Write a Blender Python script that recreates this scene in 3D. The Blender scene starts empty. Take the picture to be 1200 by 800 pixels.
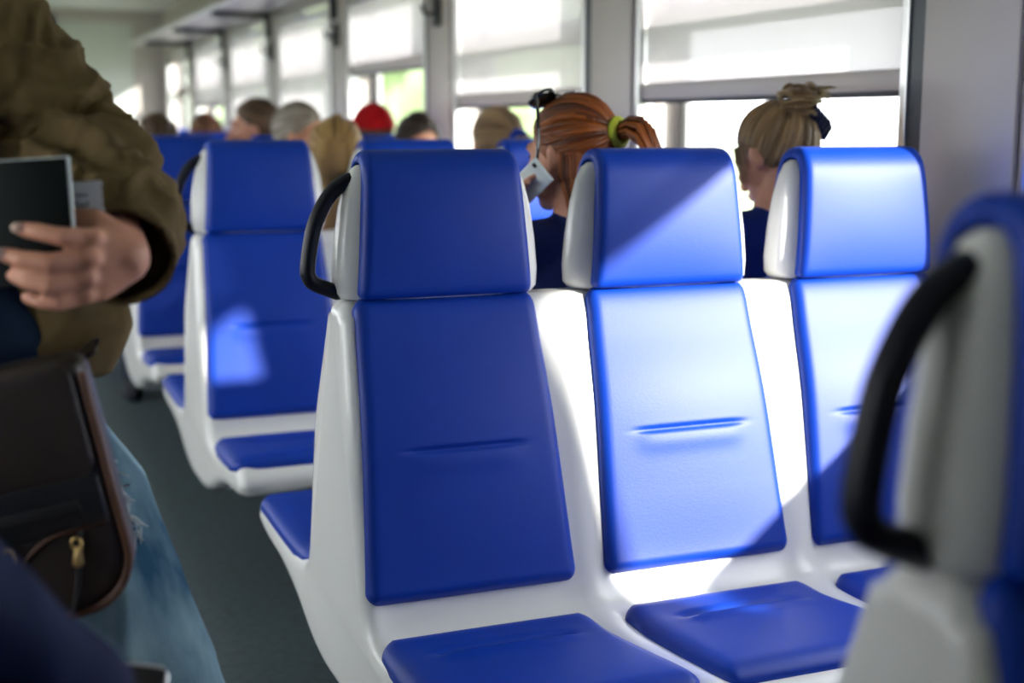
import bpy, math, random
import numpy as np
from mathutils import Vector, Matrix, noise as mnoise
random.seed(7)
S = bpy.context.scene
COL = S.collection
PI = math.pi

# ------------------------------------------------------------------ camera, light, exposure
cam_d = bpy.data.cameras.new('camera')
cam = bpy.data.objects.new('camera', cam_d)
COL.objects.link(cam)
cam_d.sensor_width = 36.0
cam_d.lens = 1580.0 / 1200.0 * 36.0
cam_d.clip_start = 0.02
cam_d.clip_end = 400
PITCH, YAW = 9.168, 22.104
cam.location = (0, 0, 1.27)
cam.rotation_euler = (math.radians(90 - PITCH), 0, math.radians(-YAW))
cam_d.dof.use_dof = True
cam_d.dof.focus_distance = 2.25
cam_d.dof.aperture_fstop = 2.25
S.camera = cam

S.view_settings.view_transform = 'Standard'
S.view_settings.look = 'None'
S.view_settings.gamma = 1.0
S.view_settings.use_curve_mapping = False
S.view_settings.exposure = 1.85

world = bpy.data.worlds.new('hazy_sky')
S.world = world
world.use_nodes = True
bgn = world.node_tree.nodes['Background']
bgn.inputs[0].default_value = (0.93, 0.955, 1.0, 1)
bgn.inputs[1].default_value = 2.35

SUN_DIR = Vector((-1.0, 1.36, -0.65)).normalized()
sun_d = bpy.data.lights.new('sun', 'SUN')
sun_d.energy = 4.7
sun_d.angle = math.radians(1.6)
sun_d.color = (1.0, 0.96, 0.88)
sun = bpy.data.objects.new('sun', sun_d)
COL.objects.link(sun)
sun.rotation_euler = SUN_DIR.to_track_quat('-Z', 'Y').to_euler()
sun.location = (12, -12, 9)

# ------------------------------------------------------------------ materials
MATS = {}
def pmat(name, col, rough=0.5, spec=0.5, var=0.0, vscale=8.0, bump=0.0, bscale=60.0, metal=0.0,
         col2=None, stretch=None, sheen=0.0, coat=0.0):
    m = bpy.data.materials.new(name)
    m.use_nodes = True
    nt = m.node_tree
    b = nt.nodes['Principled BSDF']
    b.inputs['Base Color'].default_value = (*col, 1)
    b.inputs['Roughness'].default_value = rough
    b.inputs['Specular IOR Level'].default_value = spec
    b.inputs['Metallic'].default_value = metal
    if sheen: b.inputs['Sheen Weight'].default_value = sheen
    if coat: b.inputs['Coat Weight'].default_value = coat
    tc = nt.nodes.new('ShaderNodeTexCoord')
    src = tc.outputs['Object']
    if stretch:
        mp = nt.nodes.new('ShaderNodeMapping')
        mp.inputs['Scale'].default_value = stretch
        nt.links.new(src, mp.inputs['Vector'])
        src = mp.outputs['Vector']
    if var or col2:
        n = nt.nodes.new('ShaderNodeTexNoise')
        n.inputs['Scale'].default_value = vscale
        n.inputs['Detail'].default_value = 4
        nt.links.new(src, n.inputs['Vector'])
        r = nt.nodes.new('ShaderNodeValToRGB')
        r.color_ramp.elements[0].position = 0.32
        r.color_ramp.elements[1].position = 0.68
        lo = col if col2 else tuple(c * (1 - var) for c in col)
        hi = col2 if col2 else tuple(min(1, c * (1 + var)) for c in col)
        r.color_ramp.elements[0].color = (*lo, 1)
        r.color_ramp.elements[1].color = (*hi, 1)
        nt.links.new(n.outputs['Fac'], r.inputs['Fac'])
        nt.links.new(r.outputs['Color'], b.inputs['Base Color'])
    if bump:
        n2 = nt.nodes.new('ShaderNodeTexNoise')
        n2.inputs['Scale'].default_value = bscale
        n2.inputs['Detail'].default_value = 5
        nt.links.new(src, n2.inputs['Vector'])
        bp = nt.nodes.new('ShaderNodeBump')
        bp.inputs['Strength'].default_value = bump
        bp.inputs['Distance'].default_value = 0.01
        nt.links.new(n2.outputs['Fac'], bp.inputs['Height'])
        nt.links.new(bp.outputs['Normal'], b.inputs['Normal'])
    MATS[name] = m
    return m

def hairmat(name, c1, c2):
    m = pmat(name, c1, 0.42, 0.4, col2=c2, vscale=30, bump=0.25, bscale=120)
    nt = m.node_tree
    b = nt.nodes['Principled BSDF']
    geo = nt.nodes.new('ShaderNodeNewGeometry')
    mx = nt.nodes.new('ShaderNodeMix'); mx.data_type = 'RGBA'
    mx.inputs[6].default_value = (*c1, 1); mx.inputs[7].default_value = (*c2, 1)
    nt.links.new(geo.outputs['Random Per Island'], mx.inputs[0])
    nt.links.new(mx.outputs[2], b.inputs['Base Color'])
    return m

BLUE = pmat('blue_leatherette', (0.0004, 0.039, 0.36), 0.47, 0.35, var=0.06, vscale=5, bump=0.06, bscale=380)
WHITE = pmat('white_plastic', (0.80, 0.80, 0.77), 0.22, 0.5, var=0.02, vscale=3)
RUBBER = pmat('dark_navy_rubber', (0.004, 0.005, 0.012), 0.42, 0.3, bump=0.04, bscale=300)
DARKMETAL = pmat('dark_steel', (0.03, 0.032, 0.036), 0.45, 0.5, metal=0.6)
FLOORM = pmat('grey_linoleum', (0.065, 0.090, 0.096), 0.42, 0.4, var=0.25, vscale=40, bump=0.03, bscale=90)
WALLM = pmat('warm_grey_laminate', (0.50, 0.455, 0.43), 0.38, 0.5, var=0.03, vscale=2)
WALLW = pmat('pale_wall_laminate', (0.60, 0.63, 0.60), 0.45, 0.4, var=0.03, vscale=2)
FRAMEM = pmat('grey_window_frame', (0.34, 0.34, 0.35), 0.35, 0.5, metal=0.3)
SLATE = pmat('slate_blue_channel', (0.055, 0.065, 0.08), 0.4, 0.5)
GASKET = pmat('black_gasket', (0.012, 0.012, 0.013), 0.6, 0.3)
ALU = pmat('brushed_aluminium', (0.62, 0.62, 0.62), 0.3, 0.5, metal=0.9)
CEILM = pmat('ceiling_panel_white', (0.72, 0.73, 0.71), 0.5, 0.4)
SKIN = pmat('skin', (0.58, 0.28, 0.18), 0.5, 0.4, var=0.14, vscale=14, bump=0.05, bscale=150)
GRASS = pmat('sunlit_grass', (0.26, 0.30, 0.17), 0.9, 0.1, var=0.3, vscale=0.8, bump=0.3, bscale=6)
LEAF = pmat('tree_foliage', (0.20, 0.27, 0.13), 0.8, 0.2, col2=(0.32, 0.40, 0.22), vscale=1.2)
BARK = pmat('bark', (0.09, 0.06, 0.04), 0.9, 0.1)
EYE = pmat('eye_dark', (0.02, 0.015, 0.012), 0.15, 0.6)

def glassmat():
    m = bpy.data.materials.new('window_glass'); m.use_nodes = True
    nt = m.node_tree; nt.nodes.clear()
    out = nt.nodes.new('ShaderNodeOutputMaterial')
    tr = nt.nodes.new('ShaderNodeBsdfTransparent'); tr.inputs[0].default_value = (0.95, 0.952, 0.95, 1)
    gl = nt.nodes.new('ShaderNodeBsdfGlossy'); gl.inputs['Roughness'].default_value = 0.03
    lw = nt.nodes.new('ShaderNodeLayerWeight'); lw.inputs[0].default_value = 0.3
    pw = nt.nodes.new('ShaderNodeMath'); pw.operation = 'POWER'; pw.inputs[1].default_value = 5.0
    ma = nt.nodes.new('ShaderNodeMath'); ma.operation = 'MULTIPLY_ADD'; ma.inputs[1].default_value = 0.5; ma.inputs[2].default_value = 0.03
    nt.links.new(lw.outputs['Facing'], pw.inputs[0]); nt.links.new(pw.outputs[0], ma.inputs[0])
    mx = nt.nodes.new('ShaderNodeMixShader')
    nt.links.new(ma.outputs[0], mx.inputs[0]); nt.links.new(tr.outputs[0], mx.inputs[1]); nt.links.new(gl.outputs[0], mx.inputs[2])
    nt.links.new(mx.outputs[0], out.inputs[0])
    return m
GLASS = glassmat()

def blindmat():
    m = bpy.data.materials.new('translucent_blind_fabric'); m.use_nodes = True
    nt = m.node_tree; nt.nodes.clear()
    out = nt.nodes.new('ShaderNodeOutputMaterial')
    d = nt.nodes.new('ShaderNodeBsdfDiffuse'); d.inputs[0].default_value = (0.75, 0.74, 0.75, 1)
    t = nt.nodes.new('ShaderNodeBsdfTranslucent'); t.inputs[0].default_value = (0.252, 0.238, 0.253, 1)
    p = nt.nodes.new('ShaderNodeBsdfTransparent'); p.inputs[0].default_value = (0.9, 0.9, 0.9, 1)
    w = nt.nodes.new('ShaderNodeTexNoise'); w.inputs['Scale'].default_value = 120
    tc = nt.nodes.new('ShaderNodeTexCoord'); nt.links.new(tc.outputs['Object'], w.inputs['Vector'])
    bp = nt.nodes.new('ShaderNodeBump'); bp.inputs['Strength'].default_value = 0.05
    nt.links.new(w.outputs['Fac'], bp.inputs['Height']); nt.links.new(bp.outputs[0], d.inputs['Normal'])
    m1 = nt.nodes.new('ShaderNodeMixShader'); m1.inputs[0].default_value = 0.66
    m2 = nt.nodes.new('ShaderNodeMixShader'); m2.inputs[0].default_value = 0.055
    nt.links.new(d.outputs[0], m1.inputs[1]); nt.links.new(t.outputs[0], m1.inputs[2])
    nt.links.new(m1.outputs[0], m2.inputs[1]); nt.links.new(p.outputs[0], m2.inputs[2])
    nt.links.new(m2.outputs[0], out.inputs[0])
    return m
BLIND = blindmat()

# ------------------------------------------------------------------ mesh helpers
class MB:
    def __init__(s): s.v = []; s.f = []
    def add(s, v, f):
        o = len(s.v); s.v += [tuple(map(float, p)) for p in v]; s.f += [tuple(i + o for i in q) for q in f]; return s
    def box(s, x0, x1, y0, y1, z0, z1, M=None):
        v = [(x, y, z) for z in (z0, z1) for y in (y0, y1) for x in (x0, x1)]
        if M is not None: v = [tuple(M @ Vector(p)) for p in v]
        return s.add(v, [(0, 2, 3, 1), (4, 5, 7, 6), (0, 1, 5, 4), (2, 6, 7, 3), (0, 4, 6, 2), (1, 3, 7, 5)])
    def ell(s, c, r, R=None, nu=20, nv=12):
        v = []; f = []
        for j in range(nv + 1):
            a = -PI / 2 + PI * j / nv
            for i in range(nu):
                b = 2 * PI * i / nu
                p = Vector((r[0] * math.cos(a) * math.cos(b), r[1] * math.cos(a) * math.sin(b), r[2] * math.sin(a)))
                if R is not None: p = R @ p
                v.append(p + Vector(c))
        for j in range(nv):
            for i in range(nu):
                a, b = j * nu + i, j * nu + (i + 1) % nu
                f.append((a, b, b + nu, a + nu))
        return s.add(v, f)
    def rings(s, R, cap=True):
        n = len(R[0]); v = [p for r in R for p in r]; f = []
        for j in range(len(R) - 1):
            for i in range(n):
                a, b = j * n + i, j * n + (i + 1) % n
                f.append((a, b, b + n, a + n))
        if cap:
            f.append(tuple(range(n - 1, -1, -1))); f.append(tuple((len(R) - 1) * n + i for i in range(n)))
        return s.add(v, f)
    def tube(s, pts, rad, n=12, ref=(0, 0, 1), cap_round=True, closed=False):
        """swept tube; rad: number or list of numbers / (ra, rb) pairs"""
        P = [Vector(p) for p in pts]
        if not isinstance(rad, (list, tuple)) : rad = [rad] * len(P)
        elif len(rad) == 2 and len(P) != 2 : rad = [tuple(rad)] * len(P)
        RR = [(r, r) if not isinstance(r, (tuple, list)) else r for r in rad]
        rings = []
        ref = Vector(ref)
        for k, p in enumerate(P):
            a = P[max(k - 1, 0)]; b = P[min(k + 1, len(P) - 1)]
            if closed: a = P[k - 1]; b = P[(k + 1) % len(P)]
            t = (b - a).normalized()
            u = ref - t * ref.dot(t)
            if u.length < 0.05: u = Vector((1, 0, 0)) - t * t.x
            u.normalize(); w = t.cross(u)
            ra, rb = RR[k]
            ring = lambda sc, off: [p + t * off + (u * math.cos(q) * ra + w * math.sin(q) * rb) * sc for q in [2 * PI * i / n for i in range(n)]]
            if cap_round and not closed and k == 0:
                for q in (0.93, 0.7, 0.35): rings.append(ring(math.sqrt(1 - q * q), -q * min(ra, rb)))
            rings.append(ring(1, 0))
            if cap_round and not closed and k == len(P) - 1:
                for q in (0.35, 0.7, 0.93): rings.append(ring(math.sqrt(1 - q * q), q * min(ra, rb)))
        if closed:
            rings.append(rings[0]); return s.rings(rings, cap=False)
        return s.rings(rings)

def tag(o, label=None, cat=None, group=None, kind=None):
    if label: o['label'] = label
    if cat: o['category'] = cat
    if group: o['group'] = group
    if kind: o['kind'] = kind
    return o

def mk(name, mb, mat, parent=None, smooth=True, bevel=0.0, seg=2):
    me = bpy.data.meshes.new(name)
    me.from_pydata(mb.v, [], mb.f)
    me.materials.append(mat)
    me.validate()
    if smooth: me.polygons.foreach_set('use_smooth', [True] * len(me.polygons))
    o = bpy.data.objects.new(name, me)
    COL.objects.link(o)
    if parent: o.parent = parent
    if bevel:
        b = o.modifiers.new('bevel', 'BEVEL'); b.width = bevel; b.segments = seg; b.limit_method = 'ANGLE'; b.angle_limit = math.radians(40)
    return o

def fix_normals(o):
    import bmesh
    bm = bmesh.new(); bm.from_mesh(o.data); bmesh.ops.recalc_face_normals(bm, faces=bm.faces); bm.to_mesh(o.data); bm.free()
    return o

def empty(name, loc=(0, 0, 0), rz=0.0):
    o = bpy.data.objects.new(name, None); COL.objects.link(o)
    o.location = loc; o.rotation_euler = (0, 0, rz); o.empty_display_size = 0.1
    return o

def remesh(name, mb, voxel, it, mat, parent=None, post=None):
    """union of closed pieces into one continuous skin"""
    o = mk(name + '_tmp', mb, mat)
    m = o.modifiers.new('r', 'REMESH'); m.mode = 'VOXEL'; m.voxel_size = voxel; m.use_smooth_shade = True
    if it:
        s = o.modifiers.new('s', 'SMOOTH'); s.factor = 0.5; s.iterations = it
    dg = bpy.context.evaluated_depsgraph_get(); dg.update()
    me = bpy.data.meshes.new_from_object(o.evaluated_get(dg))
    old = o.data
    bpy.data.objects.remove(o); bpy.data.meshes.remove(old)
    me.name = name
    if post:
        co = np.empty(len(me.vertices) * 3); me.vertices.foreach_get('co', co); co = co.reshape(-1, 3)
        no = np.empty(len(me.vertices) * 3); me.vertices.foreach_get('normal', no); no = no.reshape(-1, 3)
        co = post(co, no)
        me.vertices.foreach_set('co', co.ravel()); me.update()
    if not me.materials: me.materials.append(mat)
    me.polygons.foreach_set('use_smooth', [True] * len(me.polygons))
    n = bpy.data.objects.new(name, me); COL.objects.link(n)
    if parent: n.parent = parent
    return n

def wrinkle(amp, scale, dirv=(0, 0, 1), squash=0.35, amp2=0.0):
    """cloth folds: ridged noise, stretched along dirv"""
    d = Vector(dirv).normalized()
    def post(co, no):
        out = co.copy()
        for i in range(len(co)):
            p = Vector(co[i]); a = p.dot(d)
            q = (p - d * a + d * a * squash) * scale
            n1 = mnoise.noise(q); r = 1 - abs(n1) * 2
            h = amp * (r * r if r > 0 else 0) + amp2 * mnoise.noise(q * 2.7)
            out[i] = co[i] + no[i] * (h - amp * 0.3)
        return out
    return post

def catmull(pts, n=8):
    P = [np.array(p, float) for p in pts]; out = []
    for i in range(len(P) - 1):
        p0 = P[max(i - 1, 0)]; p1 = P[i]; p2 = P[i + 1]; p3 = P[min(i + 2, len(P) - 1)]
        for k in range(n):
            t = k / n
            out.append(0.5 * ((2 * p1) + (-p0 + p2) * t + (2 * p0 - 5 * p1 + 4 * p2 - p3) * t * t + (-p0 + 3 * p1 - 3 * p2 + p3) * t ** 3))
    out.append(P[-1]); return np.array(out)

# ------------------------------------------------------------------ the carriage
W = 2.0            # inner face of the window wall
TH = 0.16          # wall thickness
Y0, Y1 = -1.3, 14.45
LW = -1.60         # opposite wall
WIN0, WP, WL = 2.545, 1.71, 1.31
SILL, HEAD = 0.86, 1.96
def wspan(k):
    s = WIN0 + WP * k
    return (s - .14 if k <= -1 else s), (s + WL - .14 if k <= -2 else s + WL)

tag(mk('floor', MB().box(LW - TH, W + TH, Y0, Y1, -0.08, 0.0), FLOORM, smooth=False), 'dark grey linoleum floor of the carriage', 'floor', kind='structure')
tag(mk('ceiling', MB().box(LW - TH, W + TH, Y0, Y1, 2.40, 2.48), CEILM, smooth=False), 'white panelled carriage ceiling', 'ceiling', kind='structure')
wf = MB().box(LW - TH, W + TH, Y1, Y1 + 0.1, -0.08, 2.48)
wfo = tag(mk('wall_far', wf, WALLW, smooth=False), 'pale grey end wall of the carriage catching a sun patch', 'wall', kind='structure')
tag(mk('wall_near', MB().box(LW - TH, W + TH, Y0 - 0.1, Y0, -0.08, 2.48), WALLW, smooth=False), 'pale grey end wall behind the camera', 'wall', kind='structure')
tag(mk('trim_1', MB().box(W - 0.30, W, Y1 - 0.02, Y1, 0.0, 2.40).box(LW, W, Y1 - 0.015, Y1, 2.28, 2.40), WALLM, smooth=False, bevel=0.004), 'grey edging strip on the end wall', 'trim', kind='structure')

d_ = tag(empty('door_1', (0.20, Y1, 0)), kind='structure')
mk('door_frame', MB().box(-.44, -.38, -.05, 0, 0, 2.08).box(.38, .44, -.05, 0, 0, 2.08).box(-.38, .38, -.05, 0, 2.02, 2.08), FRAMEM, d_, bevel=.006)
mk('door_leaf', MB().box(-.38, .38, -.03, 0, 0, 1.05).box(-.38, -.24, -.03, 0, 1.05, 2.02).box(.24, .38, -.03, 0, 1.05, 2.02).box(-.24, .24, -.03, 0, 1.85, 2.02), WALLW, d_, smooth=False)
mk('pane', MB().box(-.24, .24, -.02, -.012, 1.05, 1.85), GLASS, d_, smooth=False)
mk('door_handle', MB().tube([(.31, -.03, .95), (.31, -.075, .95), (.31, -.075, 1.15), (.31, -.03, 1.15)], .011, 10), ALU, d_)
dp = tag(empty('display_panel', (0.80, Y1, 2.19)), 'small dark display panel high on the end wall beside the olive shoulder', 'panel')
mk('housing', MB().box(-.16, .16, -.05, 0, 0, .15), GASKET, dp, bevel=.008)
mk('screen', MB().box(-.145, .145, -.053, -.049, .015, .135), SLATE, dp, smooth=False)

ks = list(range(-1, 7))
def side_wall(name, xi, xo, label):
    m = MB()
    a, b = min(xi, xo), max(xi, xo)
    m.box(a, b, Y0, Y1, -0.08, SILL)
    m.box(a, b, Y0, Y1, HEAD, 2.48)
    edges = [Y0]
    for k in ks:
        edges += list(wspan(k))
    edges.append(Y1)
    for i in range(0, len(edges), 2):
        if edges[i + 1] > edges[i]: m.box(a, b, edges[i], edges[i + 1], SILL, HEAD)
    return tag(mk(name, m, WALLM, smooth=False), label, 'wall', kind='structure')
wr = side_wall('wall_right', W, W + TH, 'warm grey side wall with a row of windows')
wl = side_wall('wall_left', LW, LW - TH, 'warm grey side wall opposite the windows')
for i, k in enumerate(ks):                                   # raised panels on each pier and the panel joints
    s = WIN0 + WP * k
    s = wspan(k)[0]; y0, y1 = wspan(k - 1)[1] + 0.035, s - 0.070
    if k >= -1:
        mk('pier_panel', MB().box(W - 0.016, W, y0, y1, SILL - 0.1, 2.2), WALLM, wr, bevel=0.006)
        mk('pier_groove', MB().box(W - 0.004, W, s - 0.064, s - 0.014, SILL - 0.1, 2.2), SLATE, wr, smooth=False)
mk('sill_ledge', MB().box(W - 0.035, W + 0.03, Y0, Y1, SILL - 0.03, SILL - 0.002), WALLM, wr, bevel=0.008)
mk('heater_cover', MB().box(W - 0.07, W, Y0, Y1, 0.02, 0.17), FRAMEM, wr, bevel=0.01)

def window(n, k, x_in, sgn):
    s, e = wspan(k); WL = e - s
    w = empty('window_%d' % n, (x_in + sgn * TH, (s + e) / 2, SILL))
    tag(w, kind='structure')
    h = WL / 2; H = HEAD - SILL
    def bx(xa, xb, ya, yb, za, zb, m):
        x0, x1 = sorted((sgn * xa, sgn * xb)); return m.box(x0, x1, ya, yb, za, zb)
    m = MB()                                                # outer frame, flush with the outside of the wall
    for (ya, yb, za, zb) in ((-h, -h + .03, 0, H), (h - .03, h, 0, H), (-h + .03, h - .03, 0, .035), (-h + .03, h - .03, H - .03, H)):
        bx(-.03, .012, ya, yb, za, zb, m)
    mk('window_frame', m, FRAMEM, w, bevel=0.004, smooth=False)
    if k >= 0: mk('transom', bx(-.028, .012, -h + .03, h - .03, 1.555 - SILL, 1.645 - SILL, MB()), FRAMEM, w, bevel=0.005, smooth=False)
    g = MB()
    for (ya, yb, za, zb) in ((-h + .03, -h + .045, .035, H - .03), (h - .045, h - .03, .035, H - .03), (-h + .03, h - .03, .035, .045)):
        bx(-.034, -.014, ya, yb, za, zb, g)
    mk('gasket', g, GASKET, w, smooth=False)
    if k < 0:
        mk('pane', bx(-.006, 0, -h + .03, h - .03, .035, H - .03, MB()), GLASS, w, smooth=False)
    else:
      mk('pane', bx(-.006, 0, -h + .03, h - .03, .035, 1.555 - SILL, MB()), GLASS, w, smooth=False)
      mk('pane', bx(-.006, 0, -h + .03, h - .03, 1.645 - SILL, H - .03, MB()), GLASS, w, smooth=False)
    m = MB()                                                # inner reveal trim
    for (ya, yb, za, zb) in ((-h - .012, -h + .014, 0, H), (h - .014, h + .012, 0, H), (-h, h, H - .014, H + .012)):
        bx(-TH - .012, -TH + .045, ya, yb, za, zb, m)
    mk('reveal_trim', m, ALU if sgn > 0 else FRAMEM, w, bevel=0.004, smooth=False)
    return w

BL = {-2: 1.345, -1: 1.60, 0: 1.345, 1: 1.345, 2: 1.535, 3: 1.20, 4: 1.10, 5: 1.42, 6: 1.86}
BLN = {-2: 'beside the camera', -1: 'drawn up high beside the nearest bench', 0: 'in the window behind the blonde bun',
       1: 'in the window behind the red-haired woman', 2: 'rolled higher than its neighbours, pale green view below', 3: 'in the fourth window from the right, pulled low',
       4: 'bright over its whole height, in the fifth window from the right', 5: 'in the last but one window towards the end wall', 6: 'in the last window beside the end wall'}
for n, k in enumerate(ks):
    w = window(n + 1, k, W, 1)
    s, e_ = wspan(k)
    if k in BL:
        b = empty('roller_blind', (W + 0.014, (s + e_) / 2, 0))
        tag(b, 'white translucent roller blind ' + BLN[k], 'blind', 'roller blinds in the windows')
        zb = BL[k]; h = (e_ - s) / 2 - 0.018
        f = MB()
        N = 18; v = []; fc = []
        for side in (0, 1):
            for j in range(2):
                for i in range(N + 1):
                    y = -h + 2 * h * i / N
                    v.append((0.0012 * side + 0.0015 * math.sin(i * 1.7) * (1 - j), y, (zb + 0.03) if j == 0 else HEAD - 0.05))
        f.add(v[:2 * (N + 1)], [(i, i + 1, i + N + 2, i + N + 1) for i in range(N)])
        mk('fabric', f, BLIND, b)
        br = mk('bottom_rail', MB().box(-.012, .014, -h - .004, h + .004, zb, zb + .05), WALLM, b, bevel=0.004)
        mk('rail_seal', MB().box(-.009, .010, -h, h, zb - .014, zb), DARKMETAL, br, smooth=False)
        mk('roller_tube', MB().tube([(0.002, -h, HEAD - .045), (0.002, h, HEAD - .045)], 0.022, 14, cap_round=False), ALU, b)
for n, k in enumerate(ks):
    window(n + 1 + len(ks), k, LW, -1)

# coat hooks on the piers
for k in range(0, 6):
    y = WIN0 + WP * k + WL + (WP - WL) / 2 - 0.02
    hk = empty('coat_hook', (W - 0.016, y, 1.69))
    tag(hk, 'dark coat hook plate on pier %s' % ['behind the red-haired woman', 'right of the rolled-up blind, cut by the frame top', 'left of the rolled-up blind', 'between fourth and fifth windows from the right', 'between fifth and sixth windows from the right', 'nearest the end wall'][k], 'hook', 'coat hooks on the piers')
    mk('plate', MB().box(-.02, 0, -.045, .045, 0, .13), DARKMETAL, hk, bevel=0.008)
    mk('peg', MB().tube([(-.018, 0, .06), (-.06, 0, .05), (-.075, 0, .085)], 0.009, 10), DARKMETAL, hk)

# luggage rack along the window wall
rk = empty('luggage_rack', (W, 0, 2.0))
tag(rk, 'long grey luggage rack above the windows near the far end', 'luggage rack')
mk('shelf', MB().box(-.40, -.02, .4, 13.4, 0.0, 0.014), FRAMEM, rk, bevel=0.004)
mk('front_rail', MB().tube([(-.42, .4, .02), (-.42, 13.4, .02)], 0.022, 14), ALU, rk)
for k in range(-1, 7):
    y = WIN0 + WP * k - 0.2
    mk('bracket', MB().box(-.41, 0, y - .02, y + .02, -.035, 0.0).box(-.05, 0, y - .02, y + .02, -.16, -.035), DARKMETAL, rk, bevel=0.006)

# ceiling lamp strips (switched off in daylight)
for i, y in enumerate((6.4, 9.2, 12.0)):
    cl = empty('ceiling_lamp', (0.30, y, 2.40))
    tag(cl, ['unlit ceiling lamp strip over the second bench', 'unlit ceiling lamp strip over the middle of the aisle', 'unlit ceiling lamp strip nearest the end wall'][i], 'lamp', 'ceiling lamps')
    mk('housing', MB().box(-.16, .16, -.8, .8, -.03, 0), FRAMEM, cl, bevel=0.01)
    mk('diffuser', MB().box(-.13, .13, -.77, .77, -.045, -.03), WHITE, cl, bevel=0.01)

# ------------------------------------------------------------------ benches
PITCH_X = 0.46
CX = [0.22, 0.68, 1.14]
BLEN0, BLEN1 = 0.010, 1.352
prof = catmull([(0, .953), (-.022, .953), (-.038, .946), (-.053, .925), (-.075, .86), (-.117, .74), (-.158, .58), (-.183, .48), (-.198, .43), (-.222, .395),
                (-.268, .378), (-.36, .377), (-.48, .388), (-.58, .400), (-.64, .404), (-.675, .394), (-.69, .368), (-.676, .340), (-.61, .325), (-.45, .31),
                (-.32, .28), (-.2, .235), (-.1, .215), (0, .212)], 5)
def normals2(P):
    t = np.gradient(P, axis=0); t /= np.linalg.norm(t, axis=1)[:, None]
    return np.stack([t[:, 1], -t[:, 0]], 1)
def prof_loop():
    back = prof[1:-1][::-1].copy(); back[:, 0] *= -1
    return np.vstack([prof, back])
LOOP = prof_loop()
def loop_normals():
    t = np.roll(LOOP, -1, 0) - np.roll(LOOP, 1, 0); t /= np.linalg.norm(t, axis=1)[:, None]
    return np.stack([t[:, 1], -t[:, 0]], 1)
LN = loop_normals()
_c = LOOP.mean(0)
if ((LOOP - _c) * LN).sum() < 0: LN = -LN

def shell_mesh():
    xs = []
    r = 0.032
    for q in range(7):
        a = q / 6 * PI / 2
        xs.append((BLEN0 + r * (1 - math.sin(a)), r * (1 - math.cos(a)) if q else 0)) if False else None
    for q in range(8):
        a = PI / 2 * q / 7
        xs.append((BLEN0 + r * (1 - math.sin(a)), r * (1 - math.cos(a))))
    xs = [(BLEN0 + r * (1 - math.cos(PI / 2 * q / 7)), r * (1 - math.sin(PI / 2 * q / 7))) for q in range(8)]
    for i in range(1, 56): xs.append((BLEN0 + r + (BLEN1 - BLEN0 - 2 * r) * i / 56, 0))
    xs += [(BLEN1 - r * (1 - math.cos(PI / 2 * q / 7)), r * (1 - math.sin(PI / 2 * q / 7))) for q in range(7, -1, -1)]
    R = []
    for x, ins in xs:
        ridge = sum(math.exp(-((x - b) / 0.028) ** 2) for b in (BLEN0 + .01, .45, .91, BLEN1 - .01))
        ring = []
        for (y, z), nrm in zip(LOOP, LN):
            up = 0.010 * ridge if z > 0.36 and z < 0.93 else 0
            tp = .012 * min(1, max(0, (z - .72) / .2))
            xx = x + tp * max(0, 1 - (x - BLEN0) / .05) - tp * max(0, 1 - (BLEN1 - x) / .05)
            ring.append((xx, y + nrm[0] * (up - ins), z + nrm[1] * (up - ins)))
        R.append(ring)
    return MB().rings(R)

def cushion(pts, hw0, hw1, T, rc=0.035, edge=0.030, sink=0.006, crease=None, round_end=True, nx=40, bow=0.0, step=.0085):
    """padded cushion lying on a profile polyline pts [(y, z)...]; hw0/hw1 half widths at start/end"""
    P = catmull(pts, 24)
    d = np.r_[0, np.cumsum(np.linalg.norm(np.diff(P, axis=0), axis=1))]; L = d[-1]
    ns = max(24, int(L / step))
    ss = np.linspace(0, L, ns + 1)
    # finer near both ends
    ss = L * (0.5 - 0.5 * np.cos(np.linspace(0, PI, ns + 1))) * 0.5 + ss * 0.5
    Py = np.interp(ss, d, P[:, 0]); Pz = np.interp(ss, d, P[:, 1])
    Nn = normals2(np.stack([Py, Pz], 1))
    if Nn[len(Nn) // 2][0] > 0 and abs(Nn[len(Nn) // 2][0]) > .3 or (abs(Nn[len(Nn) // 2][0]) <= .3 and Nn[len(Nn) // 2][1] < 0): Nn = -Nn
    v = []; f = []
    for j, s in enumerate(ss):
        w = hw0 + (hw1 - hw0) * (s / L) + bow * math.sin(PI * s / L)
        ds = s; de = L - s if round_end else 1.0
        dd = min(ds, de)
        if dd < rc: w = w - rc + math.sqrt(max(rc * rc - (rc - dd) ** 2, 0))
        for i in range(nx + 1):
            u = -1 + 2 * i / nx
            u = math.copysign(1 - (1 - abs(u)) ** 1.35, u)
            x = u * w
            de_ = min(w - abs(x), dd)
            q = min(de_ / edge, 1.0)
            h = -sink + (T + sink) * math.sqrt(max(1 - (1 - q) ** 2.2, 0))
            h += 0.006 * (1 - u * u) * math.sin(PI * min(s / L, 1))
            if crease:
                cs, cw, cd, sg = crease
                win = 1 / (1 + math.exp((abs(x) - cw) / 0.008))
                h += win * (-cd * math.exp(-((s - cs) / sg) ** 2) + 0.3 * cd * math.exp(-((s - cs - .022) / .020) ** 2))
            v.append((x, Py[j] + Nn[j][0] * h, Pz[j] + Nn[j][1] * h))
    for j in range(ns):
        for i in range(nx):
            a = j * (nx + 1) + i
            f.append((a, a + 1, a + nx + 2, a + nx + 1))
    return MB().add(v, f)

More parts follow.
